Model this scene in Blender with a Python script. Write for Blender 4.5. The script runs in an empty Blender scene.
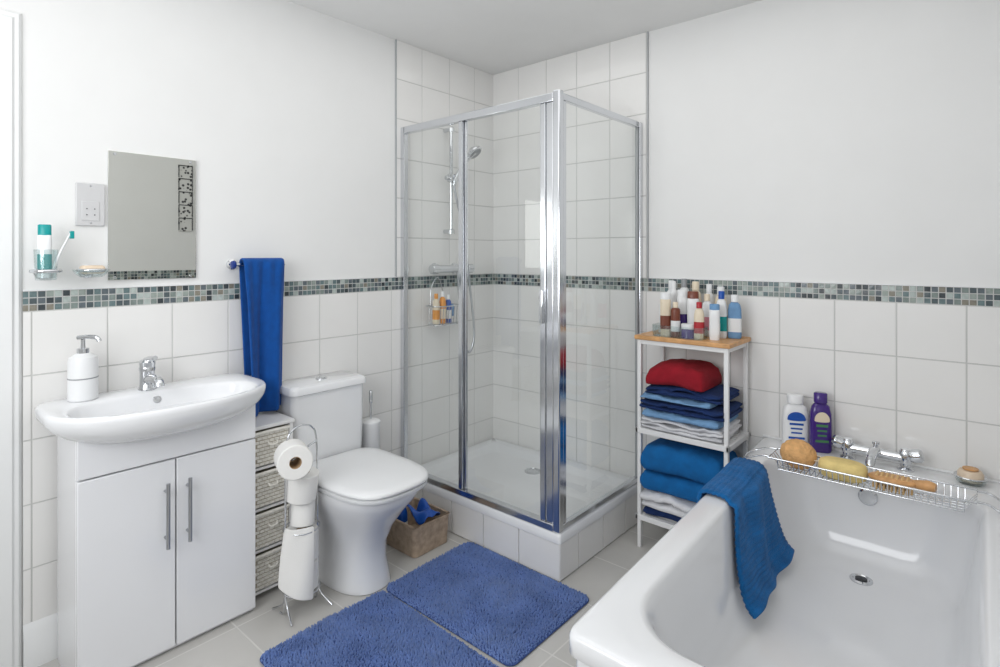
import bpy,bmesh,math,random
from mathutils import Vector,Matrix,noise
random.seed(7)
S=bpy.context.scene
COL=S.collection
try:
    S.view_settings.view_transform='Standard'
    S.view_settings.look='None'
except Exception as e: print(e)

# ------------------------------------------------------------ materials
def l(c):
    c=c/255.0
    return c/12.92 if c<=.04045 else ((c+.055)/1.055)**2.4
def rgb(r,g,b): return (l(r),l(g),l(b),1)
def mat(name,c,rough=.5,metal=0,coat=0,bump=0,bscale=150,var=.03,vscale=6,trans=0,ior=1.45,sheen=0,alpha=1,bdist=.002):
    m=bpy.data.materials.new(name); m.use_nodes=True
    nt=m.node_tree; b=nt.nodes['Principled BSDF']
    c=rgb(*c)
    tc=nt.nodes.new('ShaderNodeTexCoord')
    nz=nt.nodes.new('ShaderNodeTexNoise'); nz.inputs['Scale'].default_value=vscale; nz.inputs['Detail'].default_value=3
    nt.links.new(tc.outputs['Object'],nz.inputs['Vector'])
    cr=nt.nodes.new('ShaderNodeValToRGB')
    cr.color_ramp.elements[0].position=.3; cr.color_ramp.elements[1].position=.7
    cr.color_ramp.elements[0].color=(c[0]*(1-var),c[1]*(1-var),c[2]*(1-var),1)
    cr.color_ramp.elements[1].color=(min(1,c[0]*(1+var)),min(1,c[1]*(1+var)),min(1,c[2]*(1+var)),1)
    nt.links.new(nz.outputs['Fac'],cr.inputs['Fac'])
    nt.links.new(cr.outputs['Color'],b.inputs['Base Color'])
    b.inputs['Roughness'].default_value=rough
    b.inputs['Metallic'].default_value=metal
    b.inputs['Coat Weight'].default_value=coat
    b.inputs['Coat Roughness'].default_value=.06
    b.inputs['Transmission Weight'].default_value=trans
    b.inputs['IOR'].default_value=ior
    b.inputs['Sheen Weight'].default_value=sheen
    b.inputs['Alpha'].default_value=alpha
    if bump:
        n2=nt.nodes.new('ShaderNodeTexNoise'); n2.inputs['Scale'].default_value=bscale; n2.inputs['Detail'].default_value=4
        nt.links.new(tc.outputs['Object'],n2.inputs['Vector'])
        bp=nt.nodes.new('ShaderNodeBump'); bp.inputs['Strength'].default_value=bump; bp.inputs['Distance'].default_value=bdist
        nt.links.new(n2.outputs['Fac'],bp.inputs['Height'])
        nt.links.new(bp.outputs['Normal'],b.inputs['Normal'])
    return m
def glassmat(name,tint=(.97,.985,.98),refl=.07,edge=.65):
    m=bpy.data.materials.new(name); m.use_nodes=True
    nt=m.node_tree; nt.nodes.remove(nt.nodes['Principled BSDF'])
    out=nt.nodes['Material Output']
    tr=nt.nodes.new('ShaderNodeBsdfTransparent'); tr.inputs[0].default_value=(*tint,1)
    gl=nt.nodes.new('ShaderNodeBsdfGlossy'); gl.inputs['Roughness'].default_value=.01
    lw=nt.nodes.new('ShaderNodeLayerWeight'); lw.inputs['Blend'].default_value=.5
    pw=nt.nodes.new('ShaderNodeMath'); pw.operation='POWER'; pw.inputs[1].default_value=4
    mu=nt.nodes.new('ShaderNodeMath'); mu.operation='MULTIPLY_ADD'; mu.inputs[1].default_value=edge; mu.inputs[2].default_value=refl
    mx=nt.nodes.new('ShaderNodeMixShader')
    nt.links.new(lw.outputs['Facing'],pw.inputs[0]); nt.links.new(pw.outputs[0],mu.inputs[0])
    nt.links.new(mu.outputs[0],mx.inputs[0]); nt.links.new(tr.outputs[0],mx.inputs[1]); nt.links.new(gl.outputs[0],mx.inputs[2])
    nt.links.new(mx.outputs[0],out.inputs['Surface'])
    return m

M={}
M['wall']=mat('paint_white',(235,235,234),.8,bump=.05,bscale=60,var=.01)
M['ceil']=mat('ceiling_paint',(236,236,235),.85,var=.01)
M['tile']=mat('glazed_tile',(238,237,235),.12,coat=.3,var=.01,bump=.04,bscale=9)
M['grout']=mat('grout',(204,204,202),.9,bump=.2)
M['porc']=mat('porcelain',(236,237,239),.08,coat=.5,var=.005)
M['acryl']=mat('bath_acrylic',(232,233,235),.14,coat=.35,var=.005)
M['gloss']=mat('gloss_cabinet_white',(240,241,244),.15,coat=.4,var=.005)
M['wpl']=mat('white_plastic',(234,235,236),.3,var=.01)
M['wmetal']=mat('white_painted_metal',(234,234,234),.35,var=.01)
M['wood_w']=mat('painted_trim',(238,239,239),.35,var=.01)
M['chrome']=mat('chrome',(215,217,220),.08,metal=1,var=.01)
M['alu']=mat('polished_aluminium',(216,218,222),.16,metal=1,var=.02)
M['steel']=mat('brushed_steel',(180,182,186),.28,metal=1,var=.02)
M['plate']=mat('satin_socket_plate',(210,210,211),.4,metal=.2,var=.01)
M['mirror']=mat('mirror_silver',(212,213,208),.01,metal=1,var=.0)
M['dark']=mat('dark_plastic',(35,38,44),.35)
M['rug']=mat('rug_blue_pile',(104,130,186),.95,var=.14,vscale=14,sheen=.15)
M['rugbase']=mat('rug_backing',(60,80,134),.95)
M['towel']=mat('towel_royal_blue',(0,74,150),.95,bump=.9,bscale=420,var=.12,vscale=30,sheen=.08)
M['towel2']=mat('towel_bath_blue',(0,96,160),.95,bump=1,bscale=260,var=.18,vscale=25,sheen=.08,bdist=.004)
M['navy']=mat('towel_navy',(24,48,96),.95,bump=.9,bscale=400,var=.15,vscale=30)
M['lblue']=mat('towel_light_blue',(116,156,196),.95,bump=.9,bscale=400,var=.1,vscale=30)
M['red']=mat('towel_red',(146,20,36),.95,bump=.9,bscale=400,var=.12,vscale=30)
M['twhite']=mat('towel_white',(225,225,228),.95,bump=.9,bscale=400,var=.06,vscale=30)
M['mid']=mat('towel_mid_blue',(10,98,162),.95,bump=.9,bscale=400,var=.12,vscale=30)
M['wood']=mat('bamboo_wood',(206,156,104),.4,var=.2,vscale=25,bump=.1)
M['wicker']=mat('wicker_white',(238,235,227),.7,bump=.4,bscale=300,var=.06,vscale=60)
M['wickdark']=mat('wicker_gap',(178,168,150),.9)
M['paper']=mat('toilet_paper',(240,239,236),.9,bump=.3,bscale=200,var=.02)
M['card']=mat('cardboard_core',(180,150,115),.9)
M['basket']=mat('seagrass_brown',(176,156,136),.9,bump=.8,bscale=120,var=.2,vscale=40)
M['glass']=glassmat('clear_glass')
M['vessel']=glassmat('drinking_glass',(.93,.97,.97),.12,.7)
M['teal']=mat('teal_plastic',(0,150,150),.3)
M['blue']=mat('blue_plastic',(20,80,170),.3)
M['dblue']=mat('deep_blue_label',(14,50,130),.3)
M['purple']=mat('purple_plastic',(62,34,120),.2,coat=.3)
M['orange']=mat('orange_plastic',(225,150,60),.4)
M['cream']=mat('cream_plastic',(228,214,190),.35)
M['pink']=mat('pink_plastic',(222,150,165),.35)
M['brownp']=mat('amber_brown',(120,66,50),.3)
M['redp']=mat('red_plastic',(175,40,50),.3)
M['green']=mat('green_label',(70,130,80),.4)
M['grey']=mat('grey_plastic',(150,152,155),.4)
M['loofah']=mat('loofah_tan',(222,172,116),.95,bump=1,bscale=120,var=.15,vscale=50,bdist=.006)
M['sponge']=mat('sponge_yellow',(232,208,140),.95,bump=.8,bscale=150,var=.08,vscale=40)
M['bristle']=mat('bristle_tan',(214,180,130),.95)
M['soap']=mat('soap_cream',(226,206,182),.4)
M['rubber']=mat('seal_grey',(172,175,177),.5)
mos=[mat('mosaic_%d'%i,c,.15,coat=.3,var=.12,vscale=80) for i,c in enumerate([(178,188,184),(128,140,136),(80,92,96),(104,124,126),(152,162,156),(58,66,70),(136,132,120),(96,106,112)])]
def floormat():
    m=mat('floor_tile',(198,196,192),.32,var=.05,vscale=5)
    nt=m.node_tree; b=nt.nodes['Principled BSDF']
    tc=[n for n in nt.nodes if n.type=='TEX_COORD'][0]; cr=[n for n in nt.nodes if n.type=='VALTORGB'][0]
    mp=nt.nodes.new('ShaderNodeMapping'); mp.inputs['Location'].default_value=(1.19,1.62,0)
    br=nt.nodes.new('ShaderNodeTexBrick'); br.offset=0; br.squash=1
    br.inputs['Scale'].default_value=1; br.inputs['Brick Width'].default_value=.305; br.inputs['Row Height'].default_value=.305
    br.inputs['Mortar Size'].default_value=.003; br.inputs['Mortar'].default_value=rgb(214,212,208)
    br.inputs['Mortar Smooth'].default_value=.2
    nt.links.new(tc.outputs['Object'],mp.inputs[0]); nt.links.new(mp.outputs[0],br.inputs['Vector'])
    nt.links.new(cr.outputs[0],br.inputs['Color1']); 
    mx=nt.nodes.new('ShaderNodeMixRGB'); mx.blend_type='MULTIPLY'; mx.inputs[0].default_value=1; mx.inputs[2].default_value=(.92,.92,.92,1)
    nt.links.new(cr.outputs[0],mx.inputs[1]); nt.links.new(mx.outputs[0],br.inputs['Color2'])
    nt.links.new(br.outputs['Color'],b.inputs['Base Color'])
    bp=nt.nodes.new('ShaderNodeBump'); bp.inputs['Strength'].default_value=.4; bp.inputs['Distance'].default_value=.002; bp.invert=True
    nt.links.new(br.outputs['Fac'],bp.inputs['Height']); nt.links.new(bp.outputs[0],b.inputs['Normal'])
    return m
M['floor']=floormat()
def artmat():
    m=mat('patterned_print',(220,220,216),.5)
    nt=m.node_tree; b=nt.nodes['Principled BSDF']; tc=[n for n in nt.nodes if n.type=='TEX_COORD'][0]
    v=nt.nodes.new('ShaderNodeTexVoronoi'); v.inputs['Scale'].default_value=38
    cr=nt.nodes.new('ShaderNodeValToRGB'); cr.color_ramp.elements[0].position=.28; cr.color_ramp.elements[1].position=.42
    cr.color_ramp.elements[0].color=(.06,.06,.065,1); cr.color_ramp.elements[1].color=(.7,.7,.68,1)
    nt.links.new(tc.outputs['Object'],v.inputs['Vector']); nt.links.new(v.outputs['Distance'],cr.inputs[0]); nt.links.new(cr.outputs[0],b.inputs['Base Color'])
    return m
M['art']=artmat()

# ------------------------------------------------------------ mesh helpers
def mk(name,vs,fs,m,smooth=True,ang=35,mi=None,axisflat=False):
    mn=[min(v[i] for v in vs) for i in range(3)]; mxx=[max(v[i] for v in vs) for i in range(3)]
    c=Vector([(mn[i]+mxx[i])/2 for i in range(3)])
    me=bpy.data.meshes.new(name)
    me.from_pydata([(v[0]-c[0],v[1]-c[1],v[2]-c[2]) for v in vs],[],fs)
    ml=m if isinstance(m,list) else [m]
    for q in ml: me.materials.append(q)
    if mi: me.polygons.foreach_set('material_index',mi)
    bm=bmesh.new(); bm.from_mesh(me); bmesh.ops.recalc_face_normals(bm,faces=bm.faces); bm.to_mesh(me); bm.free()
    if smooth:
        me.polygons.foreach_set('use_smooth',[True]*len(me.polygons))
        try: me.set_sharp_from_angle(angle=math.radians(ang))
        except Exception: pass
        if axisflat:
            for p in me.polygons:
                if max(abs(p.normal.x),abs(p.normal.y),abs(p.normal.z))>.9999: p.use_smooth=False
    me.update()
    o=bpy.data.objects.new(name,me); o.location=c; COL.objects.link(o)
    return o
def box(name,xr,yr,zr,m,bev=0,seg=2):
    x0,x1=sorted(xr);y0,y1=sorted(yr);z0,z1=sorted(zr)
    bm=bmesh.new(); bmesh.ops.create_cube(bm,size=1)
    for v in bm.verts: v.co=Vector(((x0 if v.co.x<0 else x1),(y0 if v.co.y<0 else y1),(z0 if v.co.z<0 else z1)))
    if bev: bmesh.ops.bevel(bm,geom=list(bm.edges),offset=min(bev,.49*min(x1-x0,y1-y0,z1-z0)),segments=seg,affect='EDGES',profile=.5)
    vs=[tuple(v.co) for v in bm.verts]
    bm.verts.index_update(); fs=[[v.index for v in f.verts] for f in bm.faces]; bm.free()
    return mk(name,vs,fs,m,smooth=bev>0,ang=40,axisflat=True)
def loft(name,rings,m,cap0=True,cap1=True,ang=35,closed=False):
    n=len(rings[0]); vs=[p for r in rings for p in r]; fs=[]
    R=len(rings)
    for i in range(R-1 if not closed else R):
        a=i*n; b=((i+1)%R)*n
        for j in range(n):
            k=(j+1)%n; fs.append((a+j,a+k,b+k,b+j))
    if not closed:
        if cap0: fs.append(tuple(range(n))[::-1])
        if cap1: fs.append(tuple(range((R-1)*n,R*n)))
    return mk(name,vs,fs,m,ang=ang)
def frame(axis):
    z=Vector(axis).normalized(); t=Vector((0,0,1)) if abs(z.z)<.9 else Vector((1,0,0))
    x=t.cross(z).normalized(); y=z.cross(x); return x,y,z
def lathe(name,prof,loc,m,axis=(0,0,1),seg=28,ang=35):
    x,y,z=frame(axis); L=Vector(loc); rings=[]
    for r,h in prof:
        r=max(r,1e-4)
        rings.append([tuple(L+z*h+x*(r*math.cos(2*math.pi*i/seg))+y*(r*math.sin(2*math.pi*i/seg))) for i in range(seg)])
    return loft(name,rings,m,ang=ang)
def cyl(name,p0,p1,r,m,seg=16,bev=0):
    p0=Vector(p0);p1=Vector(p1);L=(p1-p0).length
    b=bev or r*.1
    return lathe(name,[(r-b,0),(r,b),(r,L-b),(r-b,L)],p0,m,axis=(p1-p0),seg=seg)
def cat(pts,n=6,closed=False):
    P=[Vector(p) for p in pts]; out=[]; N=len(P)
    rng=range(N if closed else N-1)
    for i in rng:
        if closed: a,b,c,d=P[(i-1)%N],P[i],P[(i+1)%N],P[(i+2)%N]
        else: a,b,c,d=P[max(i-1,0)],P[i],P[i+1],P[min(i+2,N-1)]
        for k in range(n):
            t=k/n
            out.append(.5*((2*b)+(-a+c)*t+(2*a-5*b+4*c-d)*t*t+(-a+3*b-3*c+d)*t**3))
    if not closed: out.append(P[-1])
    return out
def tube(name,pts,r,m,smooth=0,closed=False,seg=8):
    P=cat(pts,smooth,closed) if smooth else [Vector(p) for p in pts]
    N=len(P); rings=[]; prev=None
    for i in range(N):
        if closed: t=(P[(i+1)%N]-P[i-1])
        else: t=P[min(i+1,N-1)]-P[max(i-1,0)]
        t.normalize()
        if prev is None:
            x,_,_=frame(t)
        else:
            x=prev-t*prev.dot(t)
            if x.length<1e-6: x,_,_=frame(t)
            x.normalize()
        prev=x; y=t.cross(x)
        rr=r(i/(N-1)) if callable(r) else r
        rings.append([tuple(P[i]+x*rr*math.cos(2*math.pi*k/seg)+y*rr*math.sin(2*math.pi*k/seg)) for k in range(seg)])
    return loft(name,rings,m,closed=closed,ang=60)
def rrect(x0,x1,y0,y1,r,z,n=8):
    out=[]
    for cx,cy,a0 in ((x1-r,y1-r,0),(x0+r,y1-r,90),(x0+r,y0+r,180),(x1-r,y0+r,270)):
        for k in range(n+1):
            a=math.radians(a0+90*k/n); out.append((cx+r*math.cos(a),cy+r*math.sin(a),z))
    return out
def sring(cx,cy,ab,af,b,z,nb=4,nf=2.5,N=64):
    out=[]
    for i in range(N):
        a=2*math.pi*i/N; c,s=math.cos(a),math.sin(a)
        n=nf if c>=0 else nb; A=af if c>=0 else ab
        sg=lambda v:(1 if v>=0 else -1)
        out.append((cx+A*sg(c)*abs(c)**(2/n),cy+b*sg(s)*abs(s)**(2/n),z))
    return out
def group(name,parts):
    mn=Vector((1e9,)*3);mx=Vector((-1e9,)*3)
    for o in parts:
        for c in o.bound_box:
            w=o.location+Vector(c)
            for i in range(3): mn[i]=min(mn[i],w[i]);mx[i]=max(mx[i],w[i])
    e=bpy.data.objects.new(name,None); e.empty_display_size=.05; COL.objects.link(e)
    e.location=((mn.x+mx.x)/2,(mn.y+mx.y)/2,mn.z)
    for o in parts:
        o.parent=e; o.location=o.location-e.location
    return e
def sheet(name,fn,nu,nv,th,m,sub=1):
    vs=[];fs=[]
    for i in range(nu+1):
        for j in range(nv+1): vs.append(tuple(fn(i/nu,j/nv)))
    for i in range(nu):
        for j in range(nv):
            a=i*(nv+1)+j; fs.append((a,a+1,a+nv+2,a+nv+1))
    o=mk(name,vs,fs,m,ang=180)
    s=o.modifiers.new('thick','SOLIDIFY'); s.thickness=th; s.offset=0
    if sub: q=o.modifiers.new('sub','SUBSURF'); q.levels=sub; q.render_levels=sub
    return o
def polyline(pts,t):
    L=[0]
    for a,b in zip(pts,pts[1:]): L.append(L[-1]+(Vector(b)-Vector(a)).length)
    d=t*L[-1]
    for i in range(len(pts)-1):
        if d<=L[i+1]+1e-9:
            f=(d-L[i])/max(L[i+1]-L[i],1e-9); return Vector(pts[i]).lerp(Vector(pts[i+1]),f)
    return Vector(pts[-1])

# ------------------------------------------------------------ room shell
RX=2.38; RY=-3.2; H=2.4
BZ0,BZ1=1.122,1.186
floor=box('floor',(-.1,RX+.1),(RY-.1,.1),(-.1,0),M['floor'])
ceil=box('ceiling',(-.1,RX+.1),(RY-.1,.1),(H,H+.1),M['ceil'])
wl=box('wall_left',(-.1,0),(-2.30,.1),(0,H),M['wall'])
wlp=[box('wall_left_lintel',(-.1,0),(RY-.1,-2.30),(2.0,H),M['wall']),box('wall_left_reveal',(-.1,0),(RY-.1,-3.08),(0,2.0),M['wall'])]
wb=box('wall_back',(-.1,RX+.1),(0,.1),(0,H),M['wall'])
wr=box('wall_right',(RX,RX+.1),(RY-.1,.1),(0,H),M['wall'])
wn=box('wall_near',(-.1,.5),(RY-.1,RY),(0,H),M['wall'])
wnp=[box('wall_near_right',(1.9,RX+.1),(RY-.1,RY),(0,H),M['wall']),box('wall_near_sill',(.5,1.9),(RY-.1,RY),(0,1.0),M['wall']),box('wall_near_head',(.5,1.9),(RY-.1,RY),(2.15,H),M['wall'])]
def child(p,cs):
    for c in cs: c.parent=p; c.location=c.location-p.location
child(wl,wlp); child(wn,wnp)

def pads(name,cells,P,m,mi=None,e=.0015,h0=.003,h1=.007):
    vs=[];fs=[];mm=[]
    for q,(a0,a1,z0,z1) in enumerate(cells):
        b=len(vs); tilt=[random.uniform(-.0003,.0003) for _ in range(4)]
        for (a,z) in ((a0,z0),(a1,z0),(a1,z1),(a0,z1)): vs.append(P(a,z,h0))
        for k,(a,z) in enumerate(((a0+e,z0+e),(a1-e,z0+e),(a1-e,z1-e),(a0+e,z1-e))): vs.append(P(a,z,h1+tilt[k]*.5))
        fs+= [(b+4,b+5,b+6,b+7),(b,b+1,b+5,b+4),(b+1,b+2,b+6,b+5),(b+2,b+3,b+7,b+6),(b+3,b,b+4,b+7)]
        if mi: mm+=[mi[q]]*5
    return mk(name,vs,fs,m,smooth=False,mi=mm if mi else None)
def grid(a0,a1,z0,z1,oa,oz,s,g):
    out=[]
    i=math.floor((a0-oa)/s)
    while oa+i*s<a1-1e-6:
        j=math.floor((z0-oz)/s+1e-6)
        while oz+j*s<z1-1e-6:
            A0=max(a0,oa+i*s+g/2);A1=min(a1,oa+(i+1)*s-g/2);Z0=max(z0,oz+j*s+g/2);Z1=min(z1,oz+(j+1)*s-g/2)
            if A1-A0>.012 and Z1-Z0>.012: out.append((A0,A1,Z0,Z1))
            j+=1
        i+=1
    return out
def tiled(nm,wall,P,a0,a1,oa,up=None):
    parts=[]
    cells=grid(a0,a1,0,BZ0,oa,BZ0,.203,.003)
    if up: cells+=grid(up[0],up[1],BZ1,H,oa,BZ1,.203,.003)
    parts.append(pads('wall_tiles_'+nm,cells,P,M['tile'],e=.001))
    mc=grid(a0,a1,BZ0,BZ1,oa,BZ0,(BZ1-BZ0)/3,.0022)
    mi=[random.choices(range(8),[3,4,3,4,3,2.5,1.5,4])[0] for _ in mc]
    parts.append(pads('mosaic_border_'+nm,mc,P,mos,mi=mi,e=.0008,h1=.0065))
    def slab(a0,a1,z0,z1):
        vs=[P(a,z,d) for d in (-.001,.0050) for (a,z) in ((a0,z0),(a1,z0),(a1,z1),(a0,z1))]
        fs=[(0,1,2,3),(4,5,6,7),(0,1,5,4),(1,2,6,5),(2,3,7,6),(3,0,4,7)]
        return mk('grout_'+nm,vs,fs,M['grout'],smooth=False)
    parts.append(slab(a0,a1,0,BZ1))
    if up: parts.append(slab(up[0],up[1],BZ1,H))
    child(wall,parts)
PL=lambda a,z,d:(d,a,z)
PB=lambda a,z,d:(a,-d,z)
PR=lambda a,z,d:(RX-d,a,z)
tiled('left',wl,PL,-2.225,0,.03,(-.75,0))
tiled('back',wb,PB,0,RX,0,(0,1.02))
tiled('right',wr,PR,-1.8,0,0)
group('trim_1',[box('edge_strip',(0,.009),(-.756,-.75),(BZ1,H),M['rubber'],.001)])
group('trim_2',[box('edge_strip',(1.02,1.026),(-.009,0),(BZ1,H),M['rubber'],.001)])
group('trim_3',[box('edge_bead_left',(0,.009),(-2.225,-.758),(BZ1,BZ1+.004),M['wpl'])])
group('trim_4',[box('edge_bead_back',(1.03,RX),(-.009,0),(BZ1,BZ1+.004),M['wpl'])])
def skirting(name,y0,y1):
    prof=[(0.004,0),(.022,0),(.022,.095),(.018,.105),(.018,.118),(.012,.13),(.008,.14),(0.004,.14)]
    vs=[(x,y,z) for y in (y0,y1) for x,z in prof]; n=len(prof)
    fs=[tuple(range(n)),tuple(range(n,2*n))]+[(i,(i+1)%n,n+(i+1)%n,n+i) for i in range(n)]
    return mk(name,vs,fs,M['wood_w'],ang=30)
skirting('baseboard_left',-2.225,-1.62)
def architrave():
    P=[]
    prof=[(0,0),(.012,0),(.02,.012),(.02,.045),(.014,.052),(.014,.062),(.006,.07),(0,.07)]
    def strip(nm,a,b,outdir):
        vs=[]
        for (y,z),(ey,ez) in ((a,outdir[0]),(b,outdir[1])):
            for d,w in prof: vs.append((.0+d,y+ey*w,z+ez*w))
        n=len(prof); fs=[tuple(range(n)),tuple(range(n,2*n))]+[(i,(i+1)%n,n+(i+1)%n,n+i) for i in range(n)]
        return mk(nm,vs,fs,M['wood_w'],ang=25)
    P.append(strip('jamb_far',(-2.298,0),(-2.298,1.985),((1,0),(1,1))))
    P.append(strip('head',(-2.298,1.985),(-3.08,1.985),((1,1),(-1,1))))
    P.append(strip('jamb_near',(-3.08,0),(-3.08,1.985),((-1,0),(-1,1))))
    P.append(box('leaf',(-.06,-.02),(-3.075,-2.303),(.005,1.98),M['wood_w'],.002))
    for (y0,y1,z0,z1) in ((-3.0,-2.73,.2,.85),(-2.65,-2.38,.2,.85),(-3.0,-2.73,1.0,1.85),(-2.65,-2.38,1.0,1.85)):
        P.append(box('panel',(-.022,-.012),(y0,y1),(z0,z1),M['wood_w'],.006))
    P.append(lathe('rose',[(.026,0),(.026,.006),(.012,.01),(.01,.045)],(-.02,-2.98,1.0),M['chrome'],axis=(1,0,0)))
    P.append(tube('lever',[(.025,-2.98,1.0),(.03,-2.95,1.0),(.03,-2.87,1.0)],.008,M['chrome'],smooth=4))
    group('door_1',P)
architrave()
W=[]
for nm,xr,zr in (('frame_l',(.5,.56),(1.0,2.15)),('frame_r',(1.84,1.9),(1.0,2.15)),('frame_b',(.56,1.84),(1.0,1.06)),('frame_t',(.56,1.84),(2.09,2.15)),('mullion',(1.17,1.23),(1.06,2.09))):
    W.append(box(nm,xr,(RY-.07,RY-.01),zr,M['wpl'],.006))
W.append(mk('pane',[(.56,RY-.05,1.06),(1.84,RY-.05,1.06),(1.84,RY-.05,2.09),(.56,RY-.05,2.09)],[(0,1,2,3)],M['glass'],smooth=False))
W.append(box('sill',(.46,1.94),(RY,RY+.06),(.975,1.0),M['wood_w'],.006))
group('window_1',W)
group('ceiling_lamp',[lathe('lamp_body',[(.16,0),(.16,-.02),(.15,-.05),(.08,-.075),(.0,-.08)],(1.3,-2.75,H),M['wpl'])])
A=[box('backing',(RX-.008,RX),(-.945,-.845),(1.48,1.99),M['art'],.002)]
for k in range(5):
    z=1.49+k*.1
    for q,(a,b,c,d) in enumerate(((-.945,-.94,z,z+.09),(-.85,-.845,z,z+.09),(-.945,-.845,z+.088,z+.094))):
        A.append(box('print_frame',(RX-.011,RX-.007),(a,b),(c,d),M['dark']))
group('wall_art_strip',A)

# ------------------------------------------------------------ shower
SX,SY=1.008,-.738
def riser():
    P=[box('plinth',(0.009,SX-.007),(SY+.007,-.009),(0,.14),M['grout'])]
    zz=(.004,.15)
    c1=[(a0,a1,zz[0],zz[1]) for a0,a1 in ((.01,.19),(.194,.392),(.396,.594),(.598,.796),(.8,SX-.003))]
    P.append(pads('front_tiles',c1,lambda a,z,d:(a,SY+.007-d+.003,z),M['tile'],h0=0,h1=.009))
    c2=[(a0,a1,zz[0],zz[1]) for a0,a1 in ((SY+.003,-.602),(-.598,-.402),(-.398,-.202),(-.198,-.01))]
    P.append(pads('side_tiles',c2,lambda a,z,d:(SX-.007+d-.003,a,z),M['tile'],h0=0,h1=.009))
    r=lambda i,rad,z:rrect(.009+i,SX-i,SY+i,-.009-i,rad,z)
    P.append(loft('tray',[r(0,.012,.15),r(0,.012,.178),r(.006,.012,.186),r(.055,.03,.186),r(.065,.04,.18),r(.085,.05,.158),r(.1,.06,.152),r(.3,.03,.148)],M['acryl'],cap0=False,ang=50))
    P.append(lathe('waste',[(.045,0),(.045,.004),(.035,.007),(.03,.003),(.0,.003)],(.46,-.20,.149),M['chrome']))
    group('shower_tray',P)
riser()
def enclosure():
    P=[];c=M['alu']; Z0,Z1=.187,1.955
    yf=-.713; xs=.983
    b=lambda n,xr,yr,zr,m=c,bv=.003:P.append(box(n,xr,yr,zr,m,bv))
    b('wall_profile_left',(.008,.036),(yf-.014,yf+.014),(Z0,Z1))
    b('wall_profile_back',(xs-.014,xs+.014),(-.036,-.008),(Z0,Z1))
    b('corner_post',(xs-.017,xs+.017),(yf-.017,yf+.017),(Z0,Z1+.008),c,.006)
    b('front_rail_top',(.03,xs-.015),(yf-.016,yf+.016),(Z1-.035,Z1))
    b('front_rail_bottom',(.03,xs-.015),(yf-.018,yf+.018),(Z0,Z0+.028))
    b('side_rail_top',(xs-.012,xs+.012),(yf+.015,-.036),(Z1-.028,Z1))
    b('side_rail_bottom',(xs-.012,xs+.012),(yf+.015,-.036),(Z0,Z0+.025))
    b('fixed_stile',(.428,.452),(yf-.014,yf-.002),(Z0+.028,Z1-.035))
    b('slide_stile_left',(.437,.464),(yf+.001,yf+.014),(Z0+.028,Z1-.035))
    b('slide_stile_right',(.900,.927),(yf-.012,yf+.006),(Z0+.028,Z1-.035))
    b('magnet_strip',(.931,.964),(yf-.010,yf+.012),(Z0+.028,Z1-.035),M['alu'])
    b('side_stile_front',(xs-.009,xs+.009),(yf+.02,yf+.045),(Z0+.025,Z1-.028))
    b('side_seal',(xs-.006,xs+.006),(-.05,-.036),(Z0+.025,Z1-.028),M['rubber'])
    def pane(n,p): P.append(mk(n,p,[(0,1,2,3)],M['glass'],smooth=False))
    za,zb=Z0+.026,Z1-.03
    pane('pane_fixed',[(.036,yf-.008,za),(.43,yf-.008,za),(.43,yf-.008,zb),(.036,yf-.008,zb)])
    pane('pane_sliding',[(.45,yf+.006,za),(.91,yf+.006,za),(.91,yf+.006,zb),(.45,yf+.006,zb)])
    pane('pane_side',[(xs,yf+.03,za),(xs,-.04,za),(xs,-.04,zb),(xs,yf+.03,zb)])
    b('handle',(.905,.925),(yf-.03,yf-.012),(1.02,1.16),M['chrome'],.005)
    group('shower_enclosure',P)
enclosure()
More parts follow.
